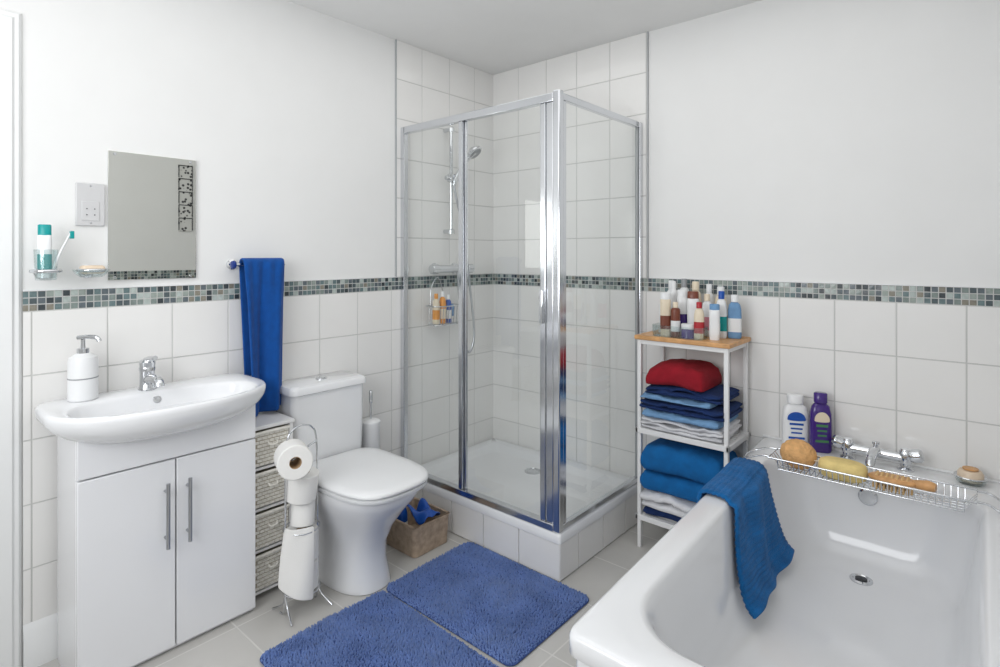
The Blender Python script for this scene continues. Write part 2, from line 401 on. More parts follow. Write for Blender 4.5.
def shower():
    P=[];c=M['chrome']; y=-.415
    P.append(cyl('rail',(.06,y,1.42),(.06,y,2.0),.010,c))
    for z in (1.43,1.99): 
        P.append(cyl('bracket',(.007,y,z),(.06,y,z),.012,c)); P.append(lathe('cap',[(.018,0),(.018,.02),(.012,.026)],(.06,y,z-.013),c))
    P.append(box('slider',(.045,.085),(y-.022,y+.022),(1.70,1.745),c,.008))
    P.append(cyl('slider_knob',(.065,y-.045,1.72),(.065,y+.045,1.72),.012,c))
    P.append(tube('handset',[(.08,y+.0,1.68),(.095,y+.015,1.74),(.12,y+.055,1.82),(.155,y+.09,1.87)],lambda t:.011+.004*t,c,smooth=5))
    d=Vector((.6,.2,-.75)).normalized()
    P.append(lathe('head',[(.014,-.03),(.03,-.02),(.046,-.004),(.047,.006),(.04,.010),(.0,.010)],(.15,y+.09,1.865),c,axis=d))
    P.append(lathe('nozzle_face',[(.038,.0105),(.036,.013),(0,.013)],(.15,y+.09,1.865),M['grey'],axis=d))
    P.append(cyl('valve_body',(.07,y-.11,1.225),(.07,y+.11,1.225),.021,c))
    for s in (-1,1):
        P.append(cyl('valve_knob',(.07,y+s*.11,1.225),(.07,y+s*.155,1.225),.025,c))
        P.append(cyl('elbow',(.007,y+s*.075,1.225),(.07,y+s*.075,1.225),.016,c))
        P.append(lathe('escutcheon',[(.032,0),(.03,.008),(.017,.012)],(.007,y+s*.075,1.225),c,axis=(1,0,0)))
    P.append(tube('hose',[(.07,y+.04,1.205),(.075,y+.05,1.05),(.09,y+.06,.84),(.11,y+.09,.76),(.12,y+.12,.86),(.10,y+.11,1.1),(.09,y+.07,1.4),(.085,y+.02,1.6),(.08,y,1.68)],.0065,M['steel'],smooth=8))
    group('shower_mixer_set',P)
    P=[]; x0,x1=.03,.13
    y0,y1=-.575,-.415
    for z,e in ((1.03,0),(.93,.01)):
        P.append(tube('ring',[(x0+e,y0+e,z),(x1-e,y0+e,z),(x1-e,y1-e,z),(x0+e,y1-e,z)],.003,c,closed=True,smooth=4))
    for k in range(7):
        yy=y0+.02+k*(y1-y0-.04)/6
        P.append(tube('wire',[(x0+.002,yy,1.03),(x0+.012,yy,.93),(x1-.012,yy,.93),(x1-.002,yy,1.03)],.0018,c))
    P.append(tube('hanger',[(.035,y0+.03,1.03),(.03,y0+.04,1.12),(.035,(y0+y1)/2,1.18),(.03,y1-.04,1.12),(.035,y1-.03,1.03)],.003,c,smooth=6))
    P.append(lathe('suction_hook',[(.02,0),(.018,.006),(.006,.012),(.006,.03)],(.007,(y0+y1)/2,1.165),M['vessel'],axis=(1,0,0)))
    group('shower_caddy',P)
shower()

def bottle(name,x,y,z,w,d,h,body,cap,capf=.16,label=None,rot=0,shape='flat',capw=.55,parts_only=False,n=3):
    P=[]; N=32
    def ring(sx,sy,zz,nn=n):
        o=[]
        for i in range(N):
            a=2*math.pi*i/N;c,s=math.cos(a),math.sin(a);sg=lambda v:1 if v>=0 else -1
            px=sx*sg(c)*abs(c)**(2/nn);py=sy*sg(s)*abs(s)**(2/nn)
            o.append((x+px*math.cos(rot)-py*math.sin(rot),y+px*math.sin(rot)+py*math.cos(rot),z+zz))
        return o
    w/=2;d/=2;hb=h*(1-capf)
    if shape=='flat': pr=[(.86,0),(.96,.02),(1,.06),(1,.55),(.96,.78),(.8,.92),(.5,.985),(.42,1)]
    elif shape=='tube': pr=[(.9,0),(.95,.03),(.95,.3),(1,.8),(1,.98),(.9,1)]
    else: pr=[(.9,0),(1,.02),(1,.88),(.9,.95),(.55,1)]
    P.append(loft('body',[ring(w*s,d*s,hb*t) for s,t in pr],body,ang=50))
    cw=w*capw;cd=min(d*.9,cw)
    if shape=='tube': cw=w*.95;cd=d*.95
    P.append(loft('cap',[ring(cw,cd,hb*.995,2.2),ring(cw,cd,h*.985,2.2),ring(cw*.85,cd*.85,h,2.2)],cap,ang=50))
    if label:
        P.append(loft('label',[ring(w*1.012,d*1.02,hb*.18),ring(w*1.012,d*1.02,hb*.55)],label,cap0=False,cap1=False,ang=50))
    if parts_only: return P
    return group(name,P)
bottle('shower_gel_bottle',.08,-.545,.935,.036,.032,.16,M['cream'],M['orange'],label=M['orange'])
bottle('shower_gel_bottle',.085,-.503,.935,.036,.032,.17,M['orange'],M['wpl'],label=M['cream'])
bottle('shower_gel_bottle',.085,-.462,.935,.036,.032,.15,M['blue'],M['wpl'],label=M['wpl'])
group('bath_sponge',[lathe('sponge',[(.0,-.035),(.015,-.03),(.018,-.012),(.018,.005),(.016,.025),(.01,.034),(0,.035)],(.08,-.434,1.0),M['lblue'])])

# ------------------------------------------------------------ vanity
vy=-1.885; VX=.272
def vanity():
    P=[]; y0,y1=vy-.258,vy+.275; ym=(y0+y1)/2
    P.append(box('carcass',(.03,VX-.018),(y0,y1),(.0,.775),M['gloss'],.002))
    P.append(box('fascia',(VX-.017,VX),(y0,y1),(.635,.775),M['gloss'],.003))
    P.append(box('door_a',(VX-.017,VX),(y0,ym-.002),(.015,.630),M['gloss'],.003))
    P.append(box('door_b',(VX-.017,VX),(ym+.002,y1),(.015,.630),M['gloss'],.003))
    for y in (ym-.033,ym+.033):
        P.append(cyl('handle_bar',(VX+.028,y,.355),(VX+.028,y,.565),.006,M['steel']))
        for z in (.385,.535): P.append(cyl('handle_post',(VX,y,z),(VX+.028,y,z),.0045,M['steel'],seg=12))
    group('vanity_cabinet',P)
    P=[]
    T=.832; cx=.20
    def o2(sb,sf,sy,z,nf=2.25,nb=7): return sring(cx,vy,.193*sb,.215*sf,.325*sy,z,nb,nf)
    R= [o2(.8,.25,.5,.715,2.2),o2(.9,.5,.62,.722,2.2),o2(.97,.72,.75,.738,2.2),o2(.99,.86,.87,.757),o2(1,.945,.95,.778),o2(1,.985,.99,.798),o2(1,1,1,.815),o2(1,.997,.997,.827),o2(.985,.98,.985,T),o2(.96,.94,.965,T+.001)]
    def inn(s,z,n=2.6,dx=0): return sring(.24+dx,vy,.125*s,.148*s,.275*s,z,n,n)
    R+= [inn(1.03,T-.001),inn(.99,T-.006),inn(.965,T-.016),inn(.93,T-.037),inn(.86,T-.065,2.4),inn(.72,T-.092,2.3,-.005),inn(.5,T-.108,2.1,-.01),inn(.25,T-.114,2,-.015),inn(.1,T-.115,2,-.02)]
    P.append(loft('basin',R,M['porc'],ang=60))
    P.append(lathe('waste',[(.022,0),(.022,.003),(.016,.005),(0,.004)],(.212,vy,T-.115),M['chrome']))
    P.append(lathe('overflow',[(.013,0),(.013,.003),(.008,.004),(0,.002)],(.121,vy,T-.03),M['chrome'],axis=(1,0,.35)))
    group('wash_basin',P)
    P=[];c=M['chrome']; x=.075; Y=vy-.015
    P.append(lathe('base',[(.027,0),(.027,.006),(.024,.012),(.023,.06),(.026,.075),(.023,.082)],(x,Y,T),c))
    P.append(tube('spout',[(x,Y,T+.03),(x+.04,Y,T+.042),(x+.085,Y,T+.045),(x+.110,Y,T+.04),(x+.118,Y,T+.026)],lambda t:.018-.003*t,c,smooth=5,seg=14))
    P.append(lathe('cartridge',[(.024,0),(.026,.018),(.020,.026)],(x,Y,T+.078),c))
    P.append(tube('lever',[(x-.005,Y,T+.10),(x+.02,Y,T+.108),(x+.075,Y,T+.118)],lambda t:.013-.005*t,c,smooth=4,seg=12))
    group('basin_mixer_tap',P)
    P=[]; X,Y=.075,-2.085
    P.append(lathe('bottle',[(.037,0),(.041,.004),(.041,.125),(.038,.138),(.022,.148),(.016,.152)],(X,Y,T),M['wpl']))
    P.append(lathe('band',[(.0412,.07),(.0416,.071),(.0416,.073),(.0412,.074)],(X,Y,T),M['grey']))
    P.append(lathe('collar',[(.017,.15),(.017,.166),(.007,.169),(.006,.195)],(X,Y,T),c))
    P.append(tube('nozzle',[(X-.01,Y-.012,T+.2),(X+.01,Y+.01,T+.203),(X+.03,Y+.03,T+.2),(X+.036,Y+.036,T+.188)],.007,c,smooth=4))
    group('soap_dispenser',P)
vanity()

group('wall_mirror',[box('glass_back',(0.001,.006),(-2.0,-1.715),(1.213,1.66),M['wpl']),
  box('glass_face',(.006,.010),(-2.0,-1.715),(1.213,1.66),M['mirror'],.0015)]+
  [cyl('clip',(.002,yy,zz),(.013,yy,zz),.005,M['chrome']) for yy in (-1.98,-1.735) for zz in (1.222,1.65)])
P=[box('plate',(0,.009),(-2.09,-2.008),(1.398,1.542),M['plate'],.003)]
P.append(box('insert',(.008,.011),(-2.074,-2.024),(1.415,1.48),M['plate'],.002))
for a,b in ((-2.06,1.455),(-2.038,1.455),(-2.06,1.435),(-2.038,1.435)): P.append(cyl('pin_hole',(.0105,a,b),(.012,a,b),.002,M['dark'],seg=10))
for b in (1.408,1.532): P.append(cyl('screw',(.008,-2.049,b),(.0105,-2.049,b),.003,M['chrome'],seg=10))
group('shaver_socket',P)
def ringholder(name,y,extra):
    c=M['chrome'];P=[]
    P.append(lathe('mount',[(.022,0),(.022,.008),(.015,.012),(.012,.03)],(0,y-.0,1.245),c,axis=(1,0,0)))
    pts=[(.065+.036*math.cos(a),y+.036*math.sin(a),1.25) for a in [i*2*math.pi/16 for i in range(16)]]
    P.append(tube('ring',pts,.006,c,closed=True))
    P+=extra
    return group(name,P)
yt=-2.178
G=lathe('tumbler',[(.0,.0),(.026,.0),(.027,.004),(.031,.095),(.029,.095),(.025,.006),(.0,.006)],(.065,yt,1.222),M['vessel'])
ringholder('toothbrush_tumbler_holder',yt,[G])
bottle('toothpaste_tube',.068,yt-.004,1.230,.036,.022,.165,M['wpl'],M['teal'],capf=.2,label=M['teal'],shape='tube',rot=1.2)
P=[tube('handle',[(.07,yt+.012,1.235),(.08,yt+.03,1.30),(.09,yt+.06,1.375)],lambda t:.004+.001*math.sin(6*t),M['wpl'],smooth=5),
   box('bristles',(.082,.098),(yt+.055,yt+.066),(1.352,1.376),M['teal'],.002)]
group('toothbrush',P)
ys=-2.06
D=lathe('dish',[(0,0),(.03,.0),(.045,.012),(.052,.024),(.049,.024),(.042,.014),(.028,.005),(0,.005)],(.065,ys,1.228),M['vessel'])
B=box('soap',(.04,.09),(ys-.03,ys+.035),(1.238,1.266),M['soap'],.010,4)
ringholder('soap_dish_holder',ys,[D,B])

P=[]
P.append(lathe('mount',[(.02,0),(.02,.01),(.009,.014),(.009,.06)],(0,-1.580,1.262),M['chrome'],axis=(1,0,0)))
P.append(cyl('arm',(.06,-1.590,1.262),(.06,-1.385,1.262),.006,M['chrome']))
P.append(lathe('end_cap',[(.013,0),(.016,.006),(.014,.014),(.0,.016)],(.06,-1.590,1.262),M['dblue'],axis=(0,-1,0)))
group('towel_rail',P)
def tf(u,v):
    if u<.62:
        t=1-u/.62; z=1.268-t*.60; x=.080+.012*t
        side=1
    elif u<.68:
        a=(u-.62)/.06*math.pi; z=1.270+.016*math.sin(a); x=.06+.020*math.cos(a); t=0; side=0
    else:
        t=(u-.68)/.32; z=1.268-t*.46; x=.040-.012*t; side=-1
    w=.172-.040*t
    y=-1.567+v*w+t*.028
    x+= (.010+.014*t)*math.sin(v*9+1.0+.8*t)*max(0,side)*min(1,t*3+.25) + .004*math.sin(v*23+t*4)*(1 if side>0 else 0)
    x=max(x,.018)
    if side>0: z+= .02*(v-.5)*t
    return (x,y,z)
group('hand_towel',[sheet('cloth',tf,60,24,.009,M['towel'])])

# ------------------------------------------------------------ wicker drawer tower
def tower():
    P=[]; x0,x1,y0,y1=.012,.215,-1.602,-1.432; top=.655
    for a in (y0,y1-.014):
        for b in (x0,x1-.014): P.append(box('post',(b,b+.014),(a,a+.014),(0,top-.012),M['wmetal'],.002))
    P.append(box('top',(x0-.004,x1+.006),(y0-.004,y1+.004),(top-.014,top),M['wmetal'],.003))
    for k in range(4):
        zb=.035+k*.155
        P.append(box('rail',(x0,x1),(y0,y1),(zb-.012,zb-.004),M['wmetal'],.001))
        a0,a1=y0+.016,y1-.016; h=.125
        P.append(box('drawer_core',(x0+.01,x1-.006),(a0,a1),(zb,zb+h),M['wickdark'],.004))
        nr,nc=9,7; cells=[]
        for r in range(nr):
            for q in range(nc):
                off=.5*(r%2)
                A0=a0+(q+off-.06)*(a1-a0)/(nc); A1=A0+(a1-a0)/nc*1.12
                A1=min(A1,a1);A0=max(A0,a0)
                if A1-A0<.004: continue
                cells.append((A0+.0008,A1-.0008,zb+r*h/nr+.0004,zb+(r+1)*h/nr-.0004))
        P.append(pads('weave',cells,lambda a,z,d:(x1-.008+d,a,z),M['wicker'],e=.0022,h0=0,h1=.0055))
        P.append(tube('drawer_rim',[(x1-.004,a0,zb+h),(x1-.001,(a0+a1)/2,zb+h+.002),(x1-.004,a1,zb+h)],.007,M['wicker'],smooth=3))
        P.append(tube('pull',[(x1+.002,-1.535,zb+.085),(x1+.012,-1.53,zb+.078),(x1+.012,-1.505,zb+.078),(x1+.002,-1.50,zb+.085)],.004,M['wicker'],smooth=3))
    group('wicker_drawer_tower',P)
tower()

# ------------------------------------------------------------ toilet paper stand
def tpstand():
    P=[];c=M['chrome'];X,Y=.38,-1.49
    top=.675
    for s in (-1,1):
        P.append(tube('upright',[(X-.03,Y+s*.068,.0+.004),(X,Y+s*.064,.05),(X,Y+s*.064,.4),(X,Y+s*.06,top-.07),(X,Y+s*.04,top-.015),(X,Y,top)],.0035,c,smooth=6))
        P.append(tube('foot',[(X+.075,Y+s*.080,.005),(X+.02,Y+s*.066,.035),(X,Y+s*.064,.07)],.0035,c,smooth=5))
        P.append(tube('foot_rear',[(X-.07,Y+s*.075,.005),(X-.02,Y+s*.066,.035),(X,Y+s*.064,.07)],.0035,c,smooth=5))
    for z in (.075,.30):
        pts=[(X+.064*math.cos(i*math.pi/8),Y+.064*math.sin(i*math.pi/8),z) for i in range(16)]
        P.append(tube('hoop',pts,.003,c,closed=True))
    P.append(tube('base_cross',[(X-.06,Y,.075),(X+.06,Y,.075)],.003,c))
    P.append(tube('arm',[(X,Y+.058,.60),(X+.02,Y+.02,.60),(X+.05,Y-.05,.585),(X+.055,Y-.075,.583)],.004,c,smooth=5))
    group('toilet_roll_stand',P)
    def ring(loc,axis,R,w):
        x,y,z=frame(axis);L=Vector(loc);seg=40
        prof=[(.021,-w/2),(R-.003,-w/2),(R,-w/2+.003),(R,w/2-.003),(R-.003,w/2),(.021,w/2)]
        rings=[[tuple(L+z*h+x*(r*math.cos(2*math.pi*i/seg))+y*(r*math.sin(2*math.pi*i/seg))) for i in range(seg)] for r,h in prof]
        a=loft('paper',rings,M['paper'],closed=True,ang=40)
        prof=[(.0209,-w/2),(.0209,w/2),(.0195,w/2),(.0195,-w/2)]
        rings=[[tuple(L+z*h+x*(r*math.cos(2*math.pi*i/seg))+y*(r*math.sin(2*math.pi*i/seg))) for i in range(seg)] for r,h in prof]
        b=loft('core',rings,M['card'],closed=True,ang=40)
        return [a,b]
    group('toilet_roll',ring((.425,-1.548,.575),(.93,-.35,.05),.060,.1))
    group('toilet_roll',ring((.382,-1.490,.455),(.14,.05,1),.056,.1))
    group('toilet_roll',ring((.38,-1.485,.352),(-.10,.12,1),.042,.085))
    group('toilet_roll',ring((.38,-1.49,.130),(.0,.0,1),.058,.1))
    group('toilet_roll',ring((.38,-1.49,.238),(.04,-.03,1),.059,.105))
    def pf(u,v):
        z=.32-.21*u; a=-1.7+v*1.9
        r=.063+.014*u+.004*math.sin(v*7+u*3)
        return (.38+r*math.cos(a),-1.49+r*math.sin(a)-.01*u,z-.05*v*u)
    group('toilet_paper_sheet',[sheet('paper',pf,16,10,.0012,M['paper'])])
tpstand()

# ------------------------------------------------------------ toilet
def toilet():
    cy=-1.235; P=[]
    def ps(x0,x1,hw,z,nf=2.5,nb=5,cxf=.45):
        cx=x0+(x1-x0)*cxf; return sring(cx,cy,cx-x0,x1-cx,hw,z,nb,nf)
    P.append(loft('pan',[ps(.13,.505,.118,0),ps(.13,.51,.12,.004),ps(.13,.505,.117,.02),ps(.13,.49,.105,.10),ps(.13,.495,.105,.17),ps(.13,.53,.122,.24),ps(.13,.585,.15,.31),ps(.13,.63,.172,.36),ps(.13,.65,.18,.392),ps(.13,.65,.18,.402),ps(.14,.64,.17,.406)],M['porc'],ang=60))
    P.append(box('outlet_block',(.009,.2),(cy-.10,cy+.10),(.0,.36),M['porc'],.02,4))
    P.append(loft('seat',[ps(.19,.66,.180,.406,3.1),ps(.185,.668,.187,.411,3.1),ps(.185,.668,.187,.422,3.1),ps(.19,.66,.18,.426,3.1)],M['wpl'],ang=60))
    P.append(loft('lid',[ps(.185,.664,.182,.427,3.1),ps(.18,.672,.190,.432,3.1),ps(.18,.672,.190,.440,3.1),ps(.185,.664,.183,.448,3.1),ps(.21,.63,.155,.452,3.1),ps(.3,.5,.06,.454,3.1)],M['wpl'],ang=60))
    for s in (-1,1): P.append(cyl('hinge',(.18,cy+s*.07-.02,.43),(.18,cy+s*.07+.02,.43),.012,M['chrome']))
    def cs(i,z,x1=.175,hw=.174): return rrect(.01,x1-i,cy-hw+i,cy+hw-i,.03,z)
    P.append(loft('cistern',[cs(.02,.36),cs(.01,.38),cs(.004,.45),cs(0,.6),cs(0,.725)],M['porc'],ang=50))
    P.append(loft('cistern_lid',[cs(-.002,.725),cs(-.010,.729),cs(-.010,.748),cs(-.004,.758),cs(.01,.762)],M['porc'],ang=40))
    P.append(lathe('flush_button',[(.024,0),(.024,.005),(.02,.008),(0,.008)],(.095,cy,.761),M['chrome']))
    group('toilet',P)
toilet()
P=[lathe('canister',[(.036,0),(.04,.004),(.042,.02),(.042,.50),(.044,.505),(.044,.525),(.036,.532),(.012,.536)],(.11,-.985,0),M['wpl']),
   cyl('rod',(.11,-.985,.53),(.11,-.985,.64),.005,M['chrome']),lathe('grip',[(.007,0),(.009,.01),(.009,.05),(.006,.058)],(.11,-.985,.61),M['chrome'])]
group('toilet_brush',P)
P=[]; bx0,bx1,by0,by1=.20,.44,-1.0,-.80
rings=[rrect(bx0,bx1,by0,by1,.02,0.002),rrect(bx0-.006,bx1+.006,by0-.006,by1+.006,.02,.13),rrect(bx0+.003,bx1-.003,by0+.003,by1-.003,.015,.13),rrect(bx0+.008,bx1-.008,by0+.008,by1-.008,.012,.012)]
P.append(loft('shell',rings,M['basket'],ang=40))
P.append(tube('rim',[(bx0,by0,.13),(bx1,by0,.13),(bx1,by1,.13),(bx0,by1,.13)],.006,M['basket'],closed=True))
group('storage_basket',P)
bottle('cleaner_bottle',.27,-.94,.013,.07,.05,.18,M['blue'],M['dblue'],label=M['wpl'])
def rag(u,v): return (.29+.13*u,-.93+.10*v,.135+.03*math.sin(u*5+1)*math.cos(v*6)+.012*math.sin(9*v))
group('cleaning_cloth',[sheet('cloth',rag,12,12,.006,M['blue'])])

# ------------------------------------------------------------ bath mats
def bath_mat(x0,x1,y0,y1,seed,rotz=0):
    rnd=random.Random(seed)
    base=loft('backing',[rrect(x0,x1,y0,y1,.03,.001),rrect(x0-.003,x1+.003,y0-.003,y1+.003,.033,.006),rrect(x0+.004,x1-.004,y0+.004,y1-.004,.03,.011)],M['rugbase'])
    vs=[];fs=[]; s=.0056
    nx=int((x1-x0)/s);ny=int((y1-y0)/s)
    for i in range(nx+1):
        for j in range(ny+1):
            x=x0+i*s+rnd.uniform(-.003,.003);y=y0+j*s+rnd.uniform(-.003,.003)
            ex=min(x-x0,x1-x);ey=min(y-y0,y1-y)
            if ex<.03 and ey<.03 and math.hypot(.03-ex,.03-ey)>.03: continue
            n=noise.noise(Vector((x*7,y*7,seed)));n2=noise.noise(Vector((x*7+31,y*7,seed)))
            h=rnd.uniform(.012,.018); lx=n*.009+rnd.uniform(-.005,.005);ly=n2*.009+rnd.uniform(-.005,.005)
            edge=min(ex,ey)
            if edge<.018:
                if ex<ey: lx+=(-1 if x-x0<x1-x else 1)*.002
                else: ly=ly*.3
                h*=.55+.4*edge/.018
            a=rnd.uniform(0,6.28);w=.0036;b=len(vs)
            for k in range(3): vs.append((x+w*math.cos(a+k*2.094),y+w*math.sin(a+k*2.094),.006))
            for k in range(3): vs.append((x+lx*.5+w*.9*math.cos(a+k*2.094),y+ly*.5+w*.9*math.sin(a+k*2.094),.006+h*.6))
            vs.append((x+lx,y+ly,.006+h))
            for k in range(3):
                q=(k+1)%3; fs.append((b+k,b+q,b+3+q,b+3+k)); fs.append((b+3+k,b+3+q,b+6))
    me=bpy.data.meshes.new('pile'); me.from_pydata(vs,[],fs); me.materials.append(M['rug'])
    me.polygons.foreach_set('use_smooth',[True]*len(me.polygons)); me.update()
    o=bpy.data.objects.new('pile',me); COL.objects.link(o)
    g=group('bath_mat',[base,o]); g.rotation_euler=(0,0,rotz); return g
bath_mat(.518,1.160,-1.222,-.750,1,0)
bath_mat(.520,1.20,-1.73,-1.242,2,math.radians(-1.5))

# ------------------------------------------------------------ bath
BX0,BX1,BY0,BY1=1.56,RX-.009,-1.615,-.009
T=.525
KW=.043
def wx(x,y): return x+KW*(-y)*(RX-x)/(RX-BX0)
def warp(r): return [(wx(x,y),y,z) for x,y,z in r]
def bath():
    P=[]
    o=lambda i,r,z:warp(rrect(BX0+i,BX1-i,BY0+i,BY1-i,r,z,10))
    def inn(x0,x1,y0,y1,r,z): return warp(rrect(x0,x1,y0,y1,r,z,10))
    R=[o(.012,.03,T-.055),o(0,.03,T-.045),o(0,.03,T-.012),o(.004,.03,T-.003),o(.012,.03,T),
       inn(1.636,2.292,-1.53,-.165,.16,T),inn(1.644,2.284,-1.522,-.172,.16,T-.003),inn(1.651,2.277,-1.512,-.178,.16,T-.012),inn(1.658,2.269,-1.50,-.184,.16,T-.04),
       inn(1.675,2.252,-1.45,-.20,.16,T-.16),inn(1.69,2.237,-1.39,-.215,.16,T-.24),inn(1.706,2.222,-1.33,-.235,.16,T-.285),inn(1.735,2.195,-1.27,-.265,.14,T-.313),inn(1.785,2.15,-1.18,-.32,.1,T-.326),inn(1.9,2.04,-1.0,-.5,.05,T-.331)]
    P.append(loft('tub',R,M['acryl'],cap0=False,ang=60))
    P.append(loft('skirt_panel',[o(.014,.02,0.0),o(.014,.02,T-.052)],M['acryl'],cap0=False,cap1=False,ang=60))
    P.append(lathe('waste',[(.034,0),(.034,.004),(.026,.007),(.022,.003),(.0,.003)],(1.965,-.335,T-.327),M['chrome']))
    P.append(lathe('waste_plug',[(.018,.003),(.018,.006),(0,.008)],(1.965,-.335,T-.327),M['dark']))
    P.append(lathe('overflow',[(.03,0),(.03,.004),(.024,.01),(0,.011)],(1.965,-.194,T-.09),M['chrome'],axis=(0,-1,.1)))
    P.append(tube('sealant',[(BX0,-.012,T),(BX1,-.012,T)],.005,M['wpl']))
    group('bathtub',P)
    P=[];c=M['chrome']; x,y=1.975,-.085
    for s in (-1,1):
        P.append(lathe('pillar',[(.026,0),(.026,.006),(.016,.012),(.015,.045)],(x+s*.09,y,T),c))
        P.append(lathe('valve',[(.018,-.02),(.02,-.01),(.02,.02),(.014,.03)],(x+s*.09,y,T+.045),c))
        P.append(lathe('handle',[(.010,0),(.012,.01),(.022,.014),(.024,.022),(.024,.042),(.018,.05),(0,.052)],(x+s*.092,y,T+.05),c,axis=(s*1,-.0,.25),seg=12))
    P.append(cyl('bridge',(x-.095,y,T+.042),(x+.095,y,T+.042),.017,c))
    P.append(tube('spout',[(x,y,T+.045),(x,y-.04,T+.058),(x,y-.10,T+.056),(x,y-.135,T+.04),(x,y-.14,T+.025)],lambda t:.017-.003*t,c,smooth=5,seg=14))
    P.append(lathe('diverter',[(.008,0),(.008,.012),(.012,.016),(.012,.024),(0,.027)],(x,y,T+.058),c))
    group('bath_mixer_tap',P)
bath()
path3=[(a,0,T+b) for a,b in [(1.549,-.20),(1.549,-.02),(1.556,.006),(1.575,.010),(1.632,.010),(1.650,.003),(1.664,-.018),(1.676,-.09),(1.692,-.17),(1.708,-.235),(1.722,-.265),(1.742,-.287)]]
def bt(u,v):
    p=polyline(path3,u)
    t=max(0,(u-.42)/.58)
    y=-.775+v*.385 - .10*t*(1-v) - .015*t*v
    bul=.009*math.sin(v*8+u*6)+.005*math.sin(v*17)
    x=p.x; z=p.z+.004
    rib=.0018*math.sin(u*230)
    if p.x>1.655: x+=bul+.013+rib
    elif p.x<1.555: x+=-.004+rib
    else: z+=.003*math.sin(v*11)+rib
    if u>.85: z+=(u-.85)/.15*(.01+.01*math.sin(v*7))
    return (wx(x,y),y,z)
group('bath_towel',[sheet('cloth',bt,150,30,.010,M['towel2'],sub=0)])
def caddy():
    P=[];c=M['chrome']; x0,x1,y0,y1=1.68,2.265,-.37,-.245; z=T+.012
    P.append(tube('rim',[(x0,y0,z+.02),(x1,y0,z+.02),(x1,y1,z+.02),(x0,y1,z+.02)],.0035,c,closed=True))
    P.append(tube('base_wire',[(x0+.03,y0+.015,z-.02),(x1-.03,y0+.015,z-.02),(x1-.03,y1-.015,z-.02),(x0+.03,y1-.015,z-.02)],.0025,c,closed=True))
    n=30
    for k in range(n+1):
        x=x0+.03+(x1-x0-.06)*k/n
        P.append(tube('wire',[(x,y0,z+.02),(x,y0+.015,z-.02),(x,y1-.015,z-.02),(x,y1,z+.02)],.0017,c,seg=6))
    for j in range(1,4):
        y=y0+.015+(y1-y0-.03)*j/4
        P.append(tube('wire_long',[(x0,y,z+.02),(x0+.03,y,z-.02),(x1-.03,y,z-.02),(x1,y,z+.02)],.0017,c,seg=6))
    for s,xe,L in ((-1,x0,.085),(1,x1,.065)):
        e=xe+s*L
        P.append(tube('arm',[(xe,y0+.01,z+.02),(xe+s*.03,y0+.01,z+.018),(e,y0+.012,z-.004),(e+s*.01,(y0+y1)/2,z-.004),(e,y1-.012,z-.004),(xe+s*.03,y1-.01,z+.018),(xe,y1-.01,z+.02)],.004,c,smooth=5))
    group('bath_caddy',P)
    zb=z-.017; yc=(y0+y1)/2
    bm=bmesh.new(); bmesh.ops.create_icosphere(bm,subdivisions=4,radius=1)
    for v in bm.verts:
        d=1+.06*noise.noise(v.co*5)+.03*noise.noise(v.co*14)
        v.co=Vector((v.co.x*.060*d,v.co.y*.05*d,v.co.z*.052*d))+Vector((1.765,yc,zb+.052))
    bm.verts.index_update(); vs=[tuple(v.co) for v in bm.verts];fs=[[v.index for v in f.verts] for f in bm.faces];bm.free()
    group('bath_loofah',[mk('loofah',vs,fs,M['loofah'],ang=180),tube('loop',[(1.81,yc,zb+.05),(1.83,yc+.015,zb+.055),(1.84,yc,zb+.05),(1.825,yc-.015,zb+.045)],.002,M['cream'],closed=True,smooth=4)])
    R=[]
    for k,(s,zz) in enumerate([(.82,0),(.96,.008),(1,.022),(1,.036),(.95,.05),(.8,.056)]):
        R.append([(1.905+ (px)*s, yc+py*s, zb+zz+.003) for px,py,_ in sring(0,0,.074,.074,.045,0,2.8,2.8,40)])
    group('bath_sponge_bar',[loft('sponge',R,M['sponge'],ang=180)])
    bxc,byc=2.05,yc-.005; zz=zb+.026
    def br(s,z): return [(bxc+px*s,byc+py*s,z) for px,py,_ in sring(0,0,.068,.068,.038,0,2.2,2.2,40)]
    P=[loft('head',[br(.9,zz),br(1,zz+.005),br(1,zz+.012),br(.85,zz+.018)],M['wood'],ang=60)]
    P.append(tube('handle',[(bxc+.055,byc,zz+.009),(bxc+.085,byc-.003,zz+.012),(bxc+.10,byc-.006,zz+.014),(bxc+.115,byc-.009,zz+.013)],lambda t:.012+.006*math.sin(t*3),M['wood'],smooth=5))
    for i in range(-5,6):
        for j in range(-2,3):
            if (i/6)**2+(j/3)**2<.9: P.append(cyl('bristle',(bxc+i*.0105,byc+j*.0105,zb),(bxc+i*.0105,byc+j*.0105,zz+.002),.003,M['bristle'],seg=6))
    for i in range(-3,4):
        for j in (-1,0,1):
            P.append(lathe('massage_bead',[(.005,0),(.004,.004),(.0,.006)],(bxc+i*.014,byc+j*.016,zz+.0175),M['bristle'],seg=8))
    group('wooden_bath_brush',P)
caddy()
P=[lathe('dish',[(0,0),(.035,0),(.04,.006),(.046,.02),(.043,.021),(.036,.008),(0,.007)],(2.245,-.085,T),M['vessel']),
   lathe('rim_band',[(.044,.02),(.047,.023),(.044,.026),(.041,.023)],(2.245,-.085,T),M['chrome']),
   lathe('soap',[(0,.008),(.03,.008),(.036,.016),(.036,.034),(.03,.044),(0,.047)],(2.245,-.085,T),M['soap']),
   lathe('wood_disc',[(0,.0468),(.022,.0468),(.022,.051),(0,.052)],(2.245,-.085,T),M['wood'])]
group('soap_dish',P)
rot=math.radians(25)
